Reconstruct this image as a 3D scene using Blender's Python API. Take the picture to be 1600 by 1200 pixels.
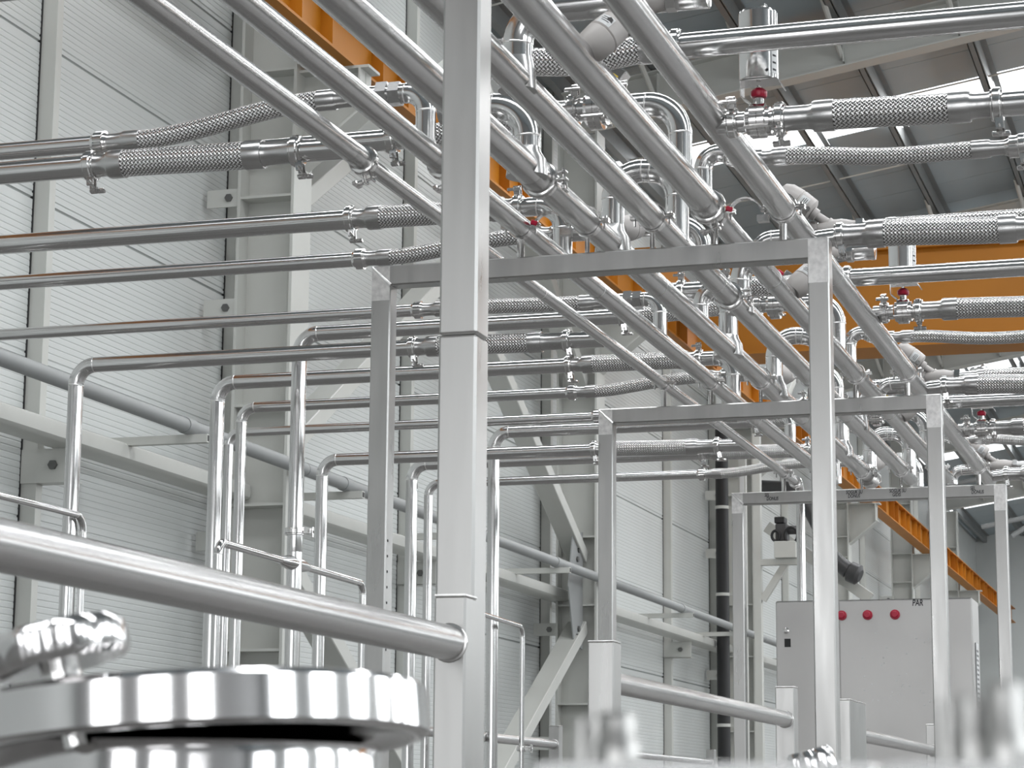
import bpy, math, random
from mathutils import Vector, Matrix
random.seed(4)
PI = math.pi
R = math.radians
S = bpy.context.scene
for o in list(bpy.data.objects):
    bpy.data.objects.remove(o)
COL = S.collection

# ------------------------------------------------------------------ camera
EYE = Vector((0.0, 0.0, 1.5))
YAW, PIT, ROL = R(17.43), R(10.47), R(0.46)
fw = Vector((-math.sin(YAW) * math.cos(PIT), math.cos(YAW) * math.cos(PIT), math.sin(PIT)))
rt = Vector((math.cos(YAW), math.sin(YAW), 0))
up = rt.cross(fw)
rt2 = rt * math.cos(ROL) + up * math.sin(ROL)
up2 = up * math.cos(ROL) - rt * math.sin(ROL)
cam_d = bpy.data.cameras.new('camera')
cam = bpy.data.objects.new('camera', cam_d)
COL.objects.link(cam)
M = Matrix((rt2, up2, -fw)).transposed().to_4x4()
M.translation = EYE
cam.matrix_world = M
cam_d.sensor_width = 36
cam_d.lens = 81.0
cam_d.clip_start = 0.05
cam_d.clip_end = 300
cam_d.dof.use_dof = True
cam_d.dof.focus_distance = 7.5
cam_d.dof.aperture_fstop = 25
S.camera = cam

# ------------------------------------------------------------------ world, lights, exposure
w = bpy.data.worlds.new('world')
S.world = w
w.use_nodes = True
w.node_tree.nodes['Background'].inputs[0].default_value = (0.85, 0.93, 1.0, 1)
w.node_tree.nodes['Background'].inputs[1].default_value = 1.0
S.view_settings.view_transform = 'Standard'
S.view_settings.look = 'None'
S.view_settings.exposure = 0.0
S.view_settings.gamma = 1.0
S.view_settings.use_curve_mapping = False
S.cycles.use_denoising = True
S.cycles.use_adaptive_sampling = True
S.cycles.adaptive_threshold = 0.03
S.cycles.max_bounces = 6
S.cycles.diffuse_bounces = 3
S.cycles.glossy_bounces = 4
S.cycles.caustics_reflective = False
S.cycles.caustics_refractive = False
S.cycles.sample_clamp_indirect = 6

W = -6.9            # inner face of the left wall
E_ = 17.0           # inner face of the right wall
RIDGE = 5.0
KR = 0.158


def roof_z(x, dz=0.0):
    """underside of the rafters (dz = 0) at x"""
    if x > RIDGE:
        x = 2 * RIDGE - x
    return 8.95 + dz + KR * (x + 4.27)


def area(name, loc, size, rot, power, col=(1, 1, 1)):
    d = bpy.data.lights.new(name, 'AREA')
    d.shape = 'RECTANGLE'
    d.size, d.size_y = size
    d.energy = power
    d.color = col
    o = bpy.data.objects.new(name, d)
    o.location = loc
    o.rotation_euler = rot
    COL.objects.link(o)
    return o


SKY_Y = [2.4, 10.5, 18.6, 26.72, 34.8, 42.2, 51.0, 59.5]
for yy in SKY_Y:
    for side in (-1, 1):
        xc = RIDGE + side * 5.6
        area('skylight_daylight', (xc, yy, roof_z(xc, 0.645)), (10.4, 0.95), (0, R(-9) if side < 0 else R(9), 0),
             465, (0.97, 0.985, 1.0))
# high ribbon glazing in the far right wall and unseen fill lights added behind the photographer for the steel reflections
for yy in (-6, 1, 8, 15, 22, 30, 38, 46, 54):
    area('ribbon_glazing_daylight', (E_ - 0.15, yy, 6.2), (2.6, 3.6), (0, R(90), 0), 300, (0.93, 0.97, 1.0))
for xx in (-3.6, 1.0, 5.6):
    area('added_fill_light', (xx, -9.8, 2.7), (2.6, 5.0), (R(90), 0, 0), 185, (0.96, 0.98, 1.0))



# ------------------------------------------------------------------ materials
def mat(name, col, rough=0.5, metal=0.0, noise=0.0, nscale=20.0, stretch=(1, 1, 1), aniso=0.0, bump=0.0, spec=0.5, rvar=0.0):
    m = bpy.data.materials.new(name)
    m.use_nodes = True
    nt = m.node_tree
    b = nt.nodes['Principled BSDF']
    b.inputs['Base Color'].default_value = (*col, 1)
    b.inputs['Roughness'].default_value = rough
    b.inputs['Metallic'].default_value = metal
    b.inputs['Specular IOR Level'].default_value = spec
    if aniso:
        b.inputs['Anisotropic'].default_value = aniso
    if noise or bump or rvar:
        tc = nt.nodes.new('ShaderNodeTexCoord')
        mp = nt.nodes.new('ShaderNodeMapping')
        mp.inputs['Scale'].default_value = stretch
        nz = nt.nodes.new('ShaderNodeTexNoise')
        nz.inputs['Scale'].default_value = nscale
        nz.inputs['Detail'].default_value = 6
        nt.links.new(tc.outputs['Object'], mp.inputs[0])
        nt.links.new(mp.outputs[0], nz.inputs['Vector'])
        if noise:
            mr = nt.nodes.new('ShaderNodeMapRange')
            mr.inputs['From Min'].default_value = 0.3
            mr.inputs['From Max'].default_value = 0.7
            mr.inputs['To Min'].default_value = 1 - noise
            mr.inputs['To Max'].default_value = 1 + noise
            mx = nt.nodes.new('ShaderNodeVectorMath')
            mx.operation = 'SCALE'
            mx.inputs[0].default_value = col
            nt.links.new(nz.outputs['Fac'], mr.inputs['Value'])
            nt.links.new(mr.outputs[0], mx.inputs['Scale'])
            nt.links.new(mx.outputs[0], b.inputs['Base Color'])
        if rvar:
            m2 = nt.nodes.new('ShaderNodeMapRange')
            m2.inputs['From Min'].default_value = 0.3
            m2.inputs['From Max'].default_value = 0.7
            m2.inputs['To Min'].default_value = max(0.02, rough - rvar)
            m2.inputs['To Max'].default_value = rough + rvar
            nt.links.new(nz.outputs['Fac'], m2.inputs['Value'])
            nt.links.new(m2.outputs[0], b.inputs['Roughness'])
        if bump:
            bp = nt.nodes.new('ShaderNodeBump')
            bp.inputs['Strength'].default_value = bump
            bp.inputs['Distance'].default_value = 0.01
            nt.links.new(nz.outputs['Fac'], bp.inputs['Height'])
            nt.links.new(bp.outputs[0], b.inputs['Normal'])
    return m


def braid_mat():
    m = bpy.data.materials.new('braided_steel_wire')
    m.use_nodes = True
    nt = m.node_tree
    b = nt.nodes['Principled BSDF']
    b.inputs['Metallic'].default_value = 1
    b.inputs['Roughness'].default_value = 0.27
    N = nt.nodes.new
    L = nt.links.new

    def math_(op, a, c=None):
        n = N('ShaderNodeMath')
        n.operation = op
        for i, v in enumerate((a, c)):
            if v is None:
                continue
            if isinstance(v, (int, float)):
                n.inputs[i].default_value = v
            else:
                L(v, n.inputs[i])
        return n.outputs[0]
    uv = N('ShaderNodeUVMap')
    uv.uv_map = 'UVMap'
    sp = N('ShaderNodeSeparateXYZ')
    L(uv.outputs[0], sp.inputs[0])
    u, v = sp.outputs[0], sp.outputs[1]
    p = math_('ADD', u, v)
    q = math_('SUBTRACT', u, v)
    hp = math_('ABSOLUTE', math_('SINE', math_('MULTIPLY', p, PI)))
    hq = math_('ABSOLUTE', math_('SINE', math_('MULTIPLY', q, PI)))
    chk = math_('FLOORED_MODULO', math_('ADD', math_('FLOOR', p), math_('FLOOR', q)), 2.0)
    mixn = N('ShaderNodeMix')
    L(chk, mixn.inputs[0])
    L(hp, mixn.inputs[2])
    L(hq, mixn.inputs[3])
    h = mixn.outputs[0]
    bp = N('ShaderNodeBump')
    bp.inputs['Strength'].default_value = 1.0
    bp.inputs['Distance'].default_value = 0.003
    L(h, bp.inputs['Height'])
    L(bp.outputs[0], b.inputs['Normal'])
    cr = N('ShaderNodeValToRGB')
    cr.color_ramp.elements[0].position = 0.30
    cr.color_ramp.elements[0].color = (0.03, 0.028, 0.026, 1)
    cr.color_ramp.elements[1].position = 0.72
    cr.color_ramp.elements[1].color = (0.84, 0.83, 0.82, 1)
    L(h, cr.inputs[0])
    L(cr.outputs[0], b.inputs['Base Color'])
    return m


MT = dict(
    pipe=mat('polished_stainless_pipe', (0.68, 0.675, 0.67), 0.16, 1),
    main=mat('satin_stainless_pipe', (0.54, 0.535, 0.53), 0.27, 1),
    cast=mat('bright_stainless_fitting', (0.72, 0.71, 0.70), 0.15, 1),
    tube=mat('brushed_stainless_tube', (0.46, 0.455, 0.445), 0.33, 1, noise=0.07, nscale=3, stretch=(6, 6, 0.7), rvar=0.07),
    weld=mat('ground_weld_steel', (0.80, 0.79, 0.78), 0.30, 1, noise=0.15, nscale=60),
    chrome=mat('mirror_polished_steel', (0.70, 0.69, 0.69), 0.11, 1),
    braid=braid_mat(),
    panel=mat('off_white_coated_panel', (0.60, 0.62, 0.61), 0.38, 0, noise=0.02, nscale=1.5),
    paint=mat('light_grey_structural_paint', (0.56, 0.565, 0.535), 0.45, 0, noise=0.03, nscale=3),
    paintd=mat('mid_grey_paint', (0.30, 0.31, 0.31), 0.5, 0, noise=0.04, nscale=3),
    roofm=mat('grey_roof_sheet', (0.40, 0.46, 0.49), 0.55, 0, noise=0.03, nscale=2),
    galv=mat('galvanised_purlin', (0.25, 0.26, 0.26), 0.45, 0.5, noise=0.06, nscale=4),
    orange=mat('orange_crane_paint', (0.46, 0.165, 0.001), 0.55, 0, noise=0.05, nscale=2),
    red=mat('red_plastic', (0.52, 0.008, 0.045), 0.3, 0),
    beige=mat('beige_plastic_actuator', (0.56, 0.53, 0.51), 0.42, 0, noise=0.03),
    black=mat('black_rubber', (0.012, 0.012, 0.013), 0.5, 0),
    dark=mat('dark_grey_metal', (0.07, 0.07, 0.072), 0.45, 0.3),
    ink=mat('black_marker_ink', (0.015, 0.015, 0.02), 0.6, 0),
    white=mat('white_label_paper', (0.75, 0.76, 0.76), 0.5, 0),
    yellow=mat('yellow_label_paper', (0.70, 0.52, 0.06), 0.5, 0),
    navy=mat('navy_plastic', (0.01, 0.014, 0.06), 0.4, 0),
    floor=mat('sealed_concrete_floor', (0.17, 0.165, 0.16), 0.35, 0, noise=0.12, nscale=1.2),
    cab=mat('brushed_cabinet_steel', (0.52, 0.51, 0.50), 0.42, 1, noise=0.08, nscale=2.2, stretch=(1, 1, 0.6), rvar=0.08),
    glass=mat('skylight_sheet', (0.8, 0.85, 0.88), 0.3, 0),
    galvw=mat('grey_end_wall_paint', (0.42, 0.42, 0.42), 0.5, 0),
    zinc=mat('zinc_bolt', (0.16, 0.16, 0.155), 0.4, 0.8),
)
_g = MT['glass'].node_tree.nodes['Principled BSDF']
_g.inputs['Emission Color'].default_value = (0.95, 0.97, 1, 1)
_g.inputs['Emission Strength'].default_value = 2.2


# ------------------------------------------------------------------ mesh helpers
class G:
    def __init__(s):
        s.v, s.f, s.uv = [], [], []

    def frame(s, t):
        a = Vector((0, 0, 1)) if abs(t.z) < 0.9 else Vector((1, 0, 0))
        n = t.cross(a).normalized()
        return n, t.cross(n).normalized()

    def tube(s, pts, r, seg=24, cap=True, around=0):
        pts = [Vector(p) for p in pts]
        n = len(pts)
        rs = list(r) if isinstance(r, (list, tuple)) else [r] * n
        tans = []
        for i in range(n):
            a = pts[max(0, i - 1)]
            b = pts[min(n - 1, i + 1)]
            t = (b - a)
            if t.length < 1e-9:
                t = tans[-1] if tans else Vector((1, 0, 0))
            tans.append(t.normalized())
        nn, bb = s.frame(tans[0])
        base = len(s.v)
        ln = 0
        lens = []
        for i in range(n):
            if i:
                ax = tans[i - 1].cross(tans[i])
                if ax.length > 1e-7:
                    q = Matrix.Rotation(tans[i - 1].angle(tans[i]), 3, ax.normalized())
                    nn = q @ nn
                    bb = q @ bb
                ln += (pts[i] - pts[i - 1]).length
            lens.append(ln)
            for k in range(seg):
                a = 2 * PI * k / seg
                s.v.append(pts[i] + (nn * math.cos(a) + bb * math.sin(a)) * rs[i])
        for i in range(n - 1):
            for k in range(seg):
                k2 = (k + 1) % seg
                s.f.append((base + i * seg + k, base + i * seg + k2, base + (i + 1) * seg + k2, base + (i + 1) * seg + k))
                if around:
                    sc = around / (2 * PI * max(rs))
                    s.uv.append([(around * k / seg, lens[i] * sc), (around * (k + 1) / seg, lens[i] * sc),
                                 (around * (k + 1) / seg, lens[i + 1] * sc), (around * k / seg, lens[i + 1] * sc)])
        if cap:
            s.f.append(tuple(base + k for k in reversed(range(seg))))
            s.f.append(tuple(base + (n - 1) * seg + k for k in range(seg)))
            if around:
                s.uv.append([(0, 0)] * seg)
                s.uv.append([(0, 0)] * seg)
        return s

    def lathe(s, prof, o, ax, seg=28):
        """prof: (distance along axis, radius)"""
        o, ax = Vector(o), Vector(ax).normalized()
        nn, bb = s.frame(ax)
        base = len(s.v)
        for d, r in prof:
            for k in range(seg):
                a = 2 * PI * k / seg
                s.v.append(o + ax * d + (nn * math.cos(a) + bb * math.sin(a)) * max(r, 1e-5))
        for i in range(len(prof) - 1):
            for k in range(seg):
                k2 = (k + 1) % seg
                s.f.append((base + i * seg + k, base + i * seg + k2, base + (i + 1) * seg + k2, base + (i + 1) * seg + k))
        if prof[0][1] > 1e-4:
            s.f.append(tuple(base + k for k in reversed(range(seg))))
        if prof[-1][1] > 1e-4:
            s.f.append(tuple(base + (len(prof) - 1) * seg + k for k in range(seg)))
        return s

    def box(s, lo, hi, bev=0.0):
        lo, hi = Vector(lo), Vector(hi)
        return s.obox((lo + hi) / 2, (hi - lo), Matrix.Identity(3), bev)

    def obox(s, c, size, rot, bev=0.0):
        c = Vector(c)
        hx, hy, hz = size[0] / 2, size[1] / 2, size[2] / 2
        base = len(s.v)
        b = min(bev, hx * .9, hy * .9, hz * .9)
        if b <= 0:
            for dz in (-hz, hz):
                for dx, dy in ((-hx, -hy), (hx, -hy), (hx, hy), (-hx, hy)):
                    s.v.append(c + rot @ Vector((dx, dy, dz)))
            for q in ((3, 2, 1, 0), (4, 5, 6, 7), (0, 1, 5, 4), (1, 2, 6, 5), (2, 3, 7, 6), (3, 0, 4, 7)):
                s.f.append(tuple(base + i for i in q))
            return s
        # chamfered box: three inset faces per corner
        idx = {}
        for sx in (-1, 1):
            for sy in (-1, 1):
                for sz in (-1, 1):
                    for k, d in enumerate(((b, b, 0), (0, b, b), (b, 0, b))):
                        # k: face normal z, x, y
                        idx[(sx, sy, sz, k)] = len(s.v)
                        s.v.append(c + rot @ Vector((sx * (hx - d[0]), sy * (hy - d[1]), sz * (hz - d[2]))))
        F = s.f
        for sz in (-1, 1):
            q = [idx[(a, e, sz, 0)] for a, e in ((-1, -1), (1, -1), (1, 1), (-1, 1))]
            F.append(tuple(q if sz > 0 else q[::-1]))
        for sx in (-1, 1):
            q = [idx[(sx, a, e, 1)] for a, e in ((-1, -1), (1, -1), (1, 1), (-1, 1))]
            F.append(tuple(q if sx > 0 else q[::-1]))
        for sy in (-1, 1):
            q = [idx[(a, sy, e, 2)] for a, e in ((-1, -1), (1, -1), (1, 1), (-1, 1))]
            F.append(tuple(q[::-1] if sy > 0 else q))
        for sx in (-1, 1):
            for sy in (-1, 1):
                F.append((idx[(sx, sy, -1, 1)], idx[(sx, sy, 1, 1)], idx[(sx, sy, 1, 2)], idx[(sx, sy, -1, 2)]))
        for sx in (-1, 1):
            for sz in (-1, 1):
                F.append((idx[(sx, -1, sz, 0)], idx[(sx, 1, sz, 0)], idx[(sx, 1, sz, 1)], idx[(sx, -1, sz, 1)]))
        for sy in (-1, 1):
            for sz in (-1, 1):
                F.append((idx[(-1, sy, sz, 0)], idx[(1, sy, sz, 0)], idx[(1, sy, sz, 2)], idx[(-1, sy, sz, 2)]))
        for key in ((a, e, i) for a in (-1, 1) for e in (-1, 1) for i in (-1, 1)):
            F.append(tuple(idx[(*key, k)] for k in range(3)))
        return s

    def prism(s, poly, a, b):
        """poly: list of points (Vector) extruded from offset a to offset b (Vectors)"""
        base = len(s.v)
        n = len(poly)
        a, b = Vector(a), Vector(b)
        for p in poly:
            s.v.append(Vector(p) + a)
        for p in poly:
            s.v.append(Vector(p) + b)
        s.f.append(tuple(base + i for i in reversed(range(n))))
        s.f.append(tuple(base + n + i for i in range(n)))
        for i in range(n):
            j = (i + 1) % n
            s.f.append((base + i, base + j, base + n + j, base + n + i))
        return s

    def sheet(s, prof, a, b):
        """open profile (points) extruded from a to b: a single-sided strip"""
        base = len(s.v)
        n = len(prof)
        for p in prof:
            s.v.append(Vector(p) + Vector(a))
        for p in prof:
            s.v.append(Vector(p) + Vector(b))
        for i in range(n - 1):
            s.f.append((base + i, base + i + 1, base + n + i + 1, base + n + i))
        return s


def loc_of(o):
    p = Vector((0, 0, 0))
    while o:
        p = p + o.location
        o = o.parent
    return p


def obj(name, g, m, parent=None, smooth=True, recalc=True):
    off = loc_of(parent)
    me = bpy.data.meshes.new(name)
    me.from_pydata([tuple(Vector(p) - off) for p in g.v], [], g.f)
    if recalc:
        import bmesh
        bm = bmesh.new()
        bm.from_mesh(me)
        if not g.uv:
            bmesh.ops.recalc_face_normals(bm, faces=bm.faces)
        bm.to_mesh(me)
        bm.free()
    if g.uv:
        ul = me.uv_layers.new(name='UVMap')
        i = 0
        for fuv in g.uv:
            for c in fuv:
                ul.data[i].uv = c
                i += 1
    if smooth:
        me.polygons.foreach_set('use_smooth', [True] * len(me.polygons))
        me.set_sharp_from_angle(angle=R(32))
    me.materials.append(MT[m])
    o = bpy.data.objects.new(name, me)
    COL.objects.link(o)
    o.parent = parent
    return o


def tag(o, label, cat, group=None, kind=None):
    o['label'] = label
    o['category'] = cat
    if group:
        o['group'] = group
    if kind:
        o['kind'] = kind
    return o


def thing(name, label, cat, loc=(0, 0, 0), group=None, kind=None):
    o = bpy.data.objects.new(name, None)
    o.empty_display_size = 0.05
    o.location = loc
    COL.objects.link(o)
    return tag(o, label, cat, group, kind)


def struct(name, g, m, parent=None, smooth=False, label=None):
    o = obj(name, g, m, parent, smooth)
    if parent is None:
        o['kind'] = 'structure'
        if label:
            o['label'] = label
    return o


def fillet(pts, rad, n=9):
    """returns list of ('pipe'|'elbow', [points])"""
    pts = [Vector(p) for p in pts]
    out = []
    cur = pts[0]
    for i in range(1, len(pts) - 1):
        a = (cur - pts[i]).normalized()
        b = (pts[i + 1] - pts[i]).normalized()
        ang = a.angle(b)
        d = rad / math.tan(ang / 2)
        p0 = pts[i] + a * d
        p1 = pts[i] + b * d
        c = pts[i] + (a + b).normalized() * (rad / math.sin(ang / 2))
        if (p0 - cur).length > 1e-4:
            out.append(('pipe', [cur, p0]))
        v0 = p0 - c
        ax = v0.cross(p1 - c).normalized()
        tot = v0.angle(p1 - c)
        out.append(('elbow', [c + Matrix.Rotation(tot * k / n, 3, ax) @ v0 for k in range(n + 1)]))
        cur = p1
    out.append(('pipe', [cur, pts[-1]]))
    return out


def piping(t, pts, r, rad=None, m='pipe', seg=24, seam=True):
    """straight pieces and elbows of one welded run, each its own part of thing t"""
    for kind, pp in fillet(pts, rad or r * 2.4):
        g = G().tube(pp, r if kind == 'pipe' else r * 1.012, seg)
        o = obj(kind, g, m, t)
        if seam and kind == 'elbow':
            for p, q in ((pp[0], pp[1]), (pp[-1], pp[-2])):
                ax = (q - p).normalized()
                obj('weld_seam', G().lathe([(-.003, r), (0, r * 1.035), (.003, r)], p, ax, seg), 'weld', o)


def clamp(t, p, ax, r, down=(0, 0, -1), nut=True, m='cast'):
    """three-piece ferrule clamp around a pipe of radius r at p"""
    p, ax, dn = Vector(p), Vector(ax).normalized(), Vector(down).normalized()
    h = 0.010
    ro = r + 0.0125
    g = G().lathe([(-h, r * .98), (-h, ro * .93), (-h * .75, ro), (h * .75, ro), (h, ro * .93), (h, r * .98)], p, ax, 30)
    g.lathe([(-h - .006, r * 1.0), (-h - .004, ro * .9), (h + .004, ro * .9), (h + .006, r * 1.0)], p, ax, 30)
    c = obj('clamp', g, m, t)
    if nut:
        sd = ax.cross(dn).normalized()
        rot = Matrix((sd, dn, ax)).transposed()
        k = obj('clamp_lug', G().obox(p + dn * (ro + .010) + sd * .010, (.006, .032, .020), rot, .001)
                .obox(p + dn * (ro + .010) - sd * .010, (.006, .032, .020), rot, .001), m, c)
        b = p + dn * (ro + .016)
        obj('clamp_bolt', G().tube([b - sd * .022, b + sd * .026], .0038, 8), m, c)
        q = b + sd * .030
        g2 = G().tube([q - sd * .010, q + sd * .006], .0075, 10)
        g2.obox(q + ax * .011 + sd * .006, (.014, .010, .022), rot, .002).obox(q - ax * .011 + sd * .006, (.014, .010, .022), rot, .002)
        obj('wing_nut', g2, m, c)
    return c


def slot_nut(t, p, ax, r, n=6, ln=.026):
    """slotted round union nut"""
    p, ax = Vector(p), Vector(ax).normalized()
    nn, bb = G().frame(ax)
    prof = []
    N = n * 8
    for i in range(N):
        a = 2 * PI * i / N
        ph = i % 8
        rr = r * 1.42 if ph not in (0, 1) else r * 1.26
        prof.append((nn * math.cos(a) + bb * math.sin(a)) * rr)
    g = G().prism([p + q for q in prof], -ax * ln / 2, ax * ln / 2)
    g.lathe([(-ln * .5 - .012, r * 1.02), (-ln * .5, r * 1.22), (ln * .5, r * 1.22), (ln * .5 + .012, r * 1.02)], p, ax)
    return obj('union_nut', g, 'cast', t)


def hexnut(t, p, ax, r, ln=.02, m='cast', name='hex_nut'):
    p, ax = Vector(p), Vector(ax).normalized()
    nn, bb = G().frame(ax)
    poly = [p + (nn * math.cos(PI / 3 * i) + bb * math.sin(PI / 3 * i)) * r for i in range(6)]
    return obj(name, G().prism(poly, -ax * ln / 2, ax * ln / 2), m, t, smooth=False)


def hose(label, p0, p1, rb, rf, b0, b1, sag=0.0, group='braided steel hoses on the pipe rack', t0=None, t1=None):
    """flexible hose from p0 to p1 (end faces); b0, b1: lengths of the end fittings up to the braid"""
    p0, p1 = Vector(p0), Vector(p1)
    t = thing('braided_hose', label, 'hose', (p0 + p1) / 2, group)
    d = (p1 - p0).normalized()
    ex = Vector((1 if p1.x > p0.x else -1, 0, 0))
    d0 = Vector(t0).normalized() if t0 else ex
    d1 = Vector(t1).normalized() if t1 else ex
    a, b = p0 + d0 * b0, p1 - d1 * b1
    L = (b - a).length
    pts = []
    n = 22
    for i in range(n + 1):
        s = i / n
        h00, h10 = 2 * s ** 3 - 3 * s ** 2 + 1, s ** 3 - 2 * s ** 2 + s
        h01, h11 = -2 * s ** 3 + 3 * s ** 2, s ** 3 - s ** 2
        q = a * h00 + d0 * L * h10 + b * h01 + d1 * L * h11
        q.z -= sag * math.sin(PI * s) ** 2
        pts.append(q)
    wires = max(14, int(round(2 * PI * rb / .0115)))
    obj('braid', G().tube(pts, rb, 30, True, wires), 'braid', t)
    for q, ax, bl in ((a, -d0, b0), (b, d1, b1)):
        f = min(.042, bl * .42)
        obj('ferrule', G().lathe([(-.004, rb * 1.01), (-.003, rb * 1.075), (f, rb * 1.075), (f + .006, rb * 1.03)], q, ax), 'main', t)
        obj('end_fitting', G().lathe([(f * .9, rb * .98), (f + .012, rf * 1.03), (f + .020, rf), (bl - .012, rf), (bl - .004, rf * 1.06), (bl, rf * 1.06)], q, ax), 'main', t)
    return t


# ------------------------------------------------------------------ the hall: floor, walls, roof
YA, YB = -10.0, 66.0
struct('floor', G().box((W - .3, YA, -.2), (E_ + .3, YB, 0)), 'floor', label='grey sealed concrete floor of the hall')
struct('wall_right', G().box((E_, YA, 0), (E_ + .2, YB, 9.5)), 'panel', label='pale panel wall across the hall')
struct('wall_front', G().box((W - .2, YA - .2, 0), (E_ + .2, YA, 12)), 'galvw', label='grey end wall behind the viewpoint')
struct('wall_back', G().box((W - .2, YB, 0), (E_ + .2, YB + .2, 12)), 'panel', label='pale gable wall at the far end')
wall = struct('wall_left', G().box((W - .22, YA, 0), (W - .06, YB, 9.4)), 'panel', label='off-white ribbed panel wall along the pipe rack')

POSTS = [-10.0, 4.0, 12.17, 14.98, 18.70, 23.02, 28.45, 31.15, 36.5, 44.6, 52.7, 66.0]
JZ = [0.155 + i for i in range(10)]


def panel_profile(z0, z1):
    pr = [(W - .03, z0), (W - .012, z0 + .012)]
    pr += [(W, z0 + .014), (W, z0 + .035), (W - .007, z0 + .040), (W - .007, z0 + .048), (W, z0 + .053)]
    z = z0 + .09
    while z < z1 - .045:
        pr += [(W, z - .006), (W - .0028, z - .002), (W - .0028, z + .002), (W, z + .006)]
        z += .04
    pr += [(W, z1 - .004), (W - .03, z1)]
    return pr


for i in range(len(POSTS) - 1):
    for j in range(-1, len(JZ) - 1):
        z0 = 0.0 if j < 0 else JZ[j]
        z1 = JZ[0] if j < 0 else JZ[j + 1]
        if i in (0, 1) and j > 2 and False:
            continue
        pr = [Vector((x, 0, z)) for x, z in panel_profile(z0, z1)]
        o = obj('wall_panel', G().sheet(pr, (0, POSTS[i] + .004, 0), (0, POSTS[i + 1] - .004, 0)), 'panel', wall, smooth=False, recalc=False)
for y in POSTS[1:-1]:
    # C-section sheeting post standing proud of the panels
    obj('sheeting_post', G().box((W - .02, y, 0), (W + .105, y + .075, 9.3)), 'paint', wall, smooth=False)
    obj('shadow_gap', G().box((W - .02, y - .016, 0), (W + .004, y - .001, 9.3)), 'black', wall, smooth=False)

# roof: sheets, purlins, rafters
ceil = thing('ceiling', 'grey sheet roof with purlins and painted rafters', 'roof', (0, 0, 9.5), kind='structure')
del ceil['category']
for s_ in (-1, 1):
    xe = W if s_ < 0 else E_
    y = -10.0
    while y < 66:
        y1 = y + 1.0
        yc = (y + y1) / 2
        sky = any(abs(yc - q) < .51 for q in SKY_Y)
        z0, z1 = roof_z(xe, .66), roof_z(RIDGE, .66)
        g = G()
        poly = [Vector((xe, 0, z0)), Vector((RIDGE, 0, z1)), Vector((RIDGE, 0, z1 + .08)), Vector((xe, 0, z0 + .08))]
        g.prism(poly, (0, y + .006, 0), (0, y1 - .006, 0))
        obj('skylight_panel' if sky else 'roof_panel', g, 'glass' if sky else 'roofm', ceil, smooth=False)
        y = y1
    poly = [Vector((xe, 0, z0 + .085)), Vector((RIDGE, 0, z1 + .085)), Vector((RIDGE, 0, z1 + .13)), Vector((xe, 0, z0 + .13))]
    obj('roof_cover', G().prism(poly, (0, -10.2, 0), (0, 66.2, 0)), 'roofm', ceil, smooth=False)
PUR = [-6.6, -5.55, -4.55, -3.58, -2.4, -1.2, 0, 1.2, 2.4, 3.6, 4.8]
for x in PUR + [2 * RIDGE - q for q in PUR[:-1]]:
    z = roof_z(x, .46)
    g = G().box((x - .012, -10, z), (x + .012, 66, z + .20)).box((x - .08, -10, z), (x, 66, z + .012)).box((x, -10, z + .188), (x + .08, 66, z + .20))
    g.box((x - .08, -10, z), (x - .07, 66, z + .03))
    obj('purlin', g, 'galv', ceil, smooth=False)
COLS = [-1.5, 6.6, 14.7, 22.8, 30.9, 39.0, 47.1, 55.2]
for y in COLS:
    for s_ in (-1, 1):
        xe = -6.6 if s_ < 0 else 2 * RIDGE + 6.6
        g = G()
        for z0, z1, hy in ((0, .016, .11), (.016, .434, .006), (.434, .45, .11)):
            poly = [Vector((xe, 0, roof_z(xe, z0))), Vector((RIDGE, 0, roof_z(RIDGE, z0))), Vector((RIDGE, 0, roof_z(RIDGE, z1))), Vector((xe, 0, roof_z(xe, z1)))]
            g.prism(poly, (0, y - hy, 0), (0, y + hy, 0))
        r_ = obj('rafter', g, 'paint', ceil, smooth=False)
        for x in PUR[1:]:
            xx = x if s_ < 0 else 2 * RIDGE - x
            z = roof_z(xx, .05)
            obj('stiffener', G().box((xx - .006, y - .1, z), (xx + .006, y - .006, z + .36)), 'paint', r_, smooth=False)
            if s_ < 0 and y > 14:
                obj('purlin_strut', G().tube([(xx - .02, y - .05, z + .06), (xx - .10, y - .75, z + .48)], .03, 8), 'paint', r_)

for yy in (17.2, 20.1, 25.65, 28.3, 33.6, 36.4):
    obj('sag_rod', G().tube([(-6.6, yy, roof_z(-6.6, .52)), (4.8, yy, roof_z(4.8, .52))], .011, 8), 'paint', ceil)

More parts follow.
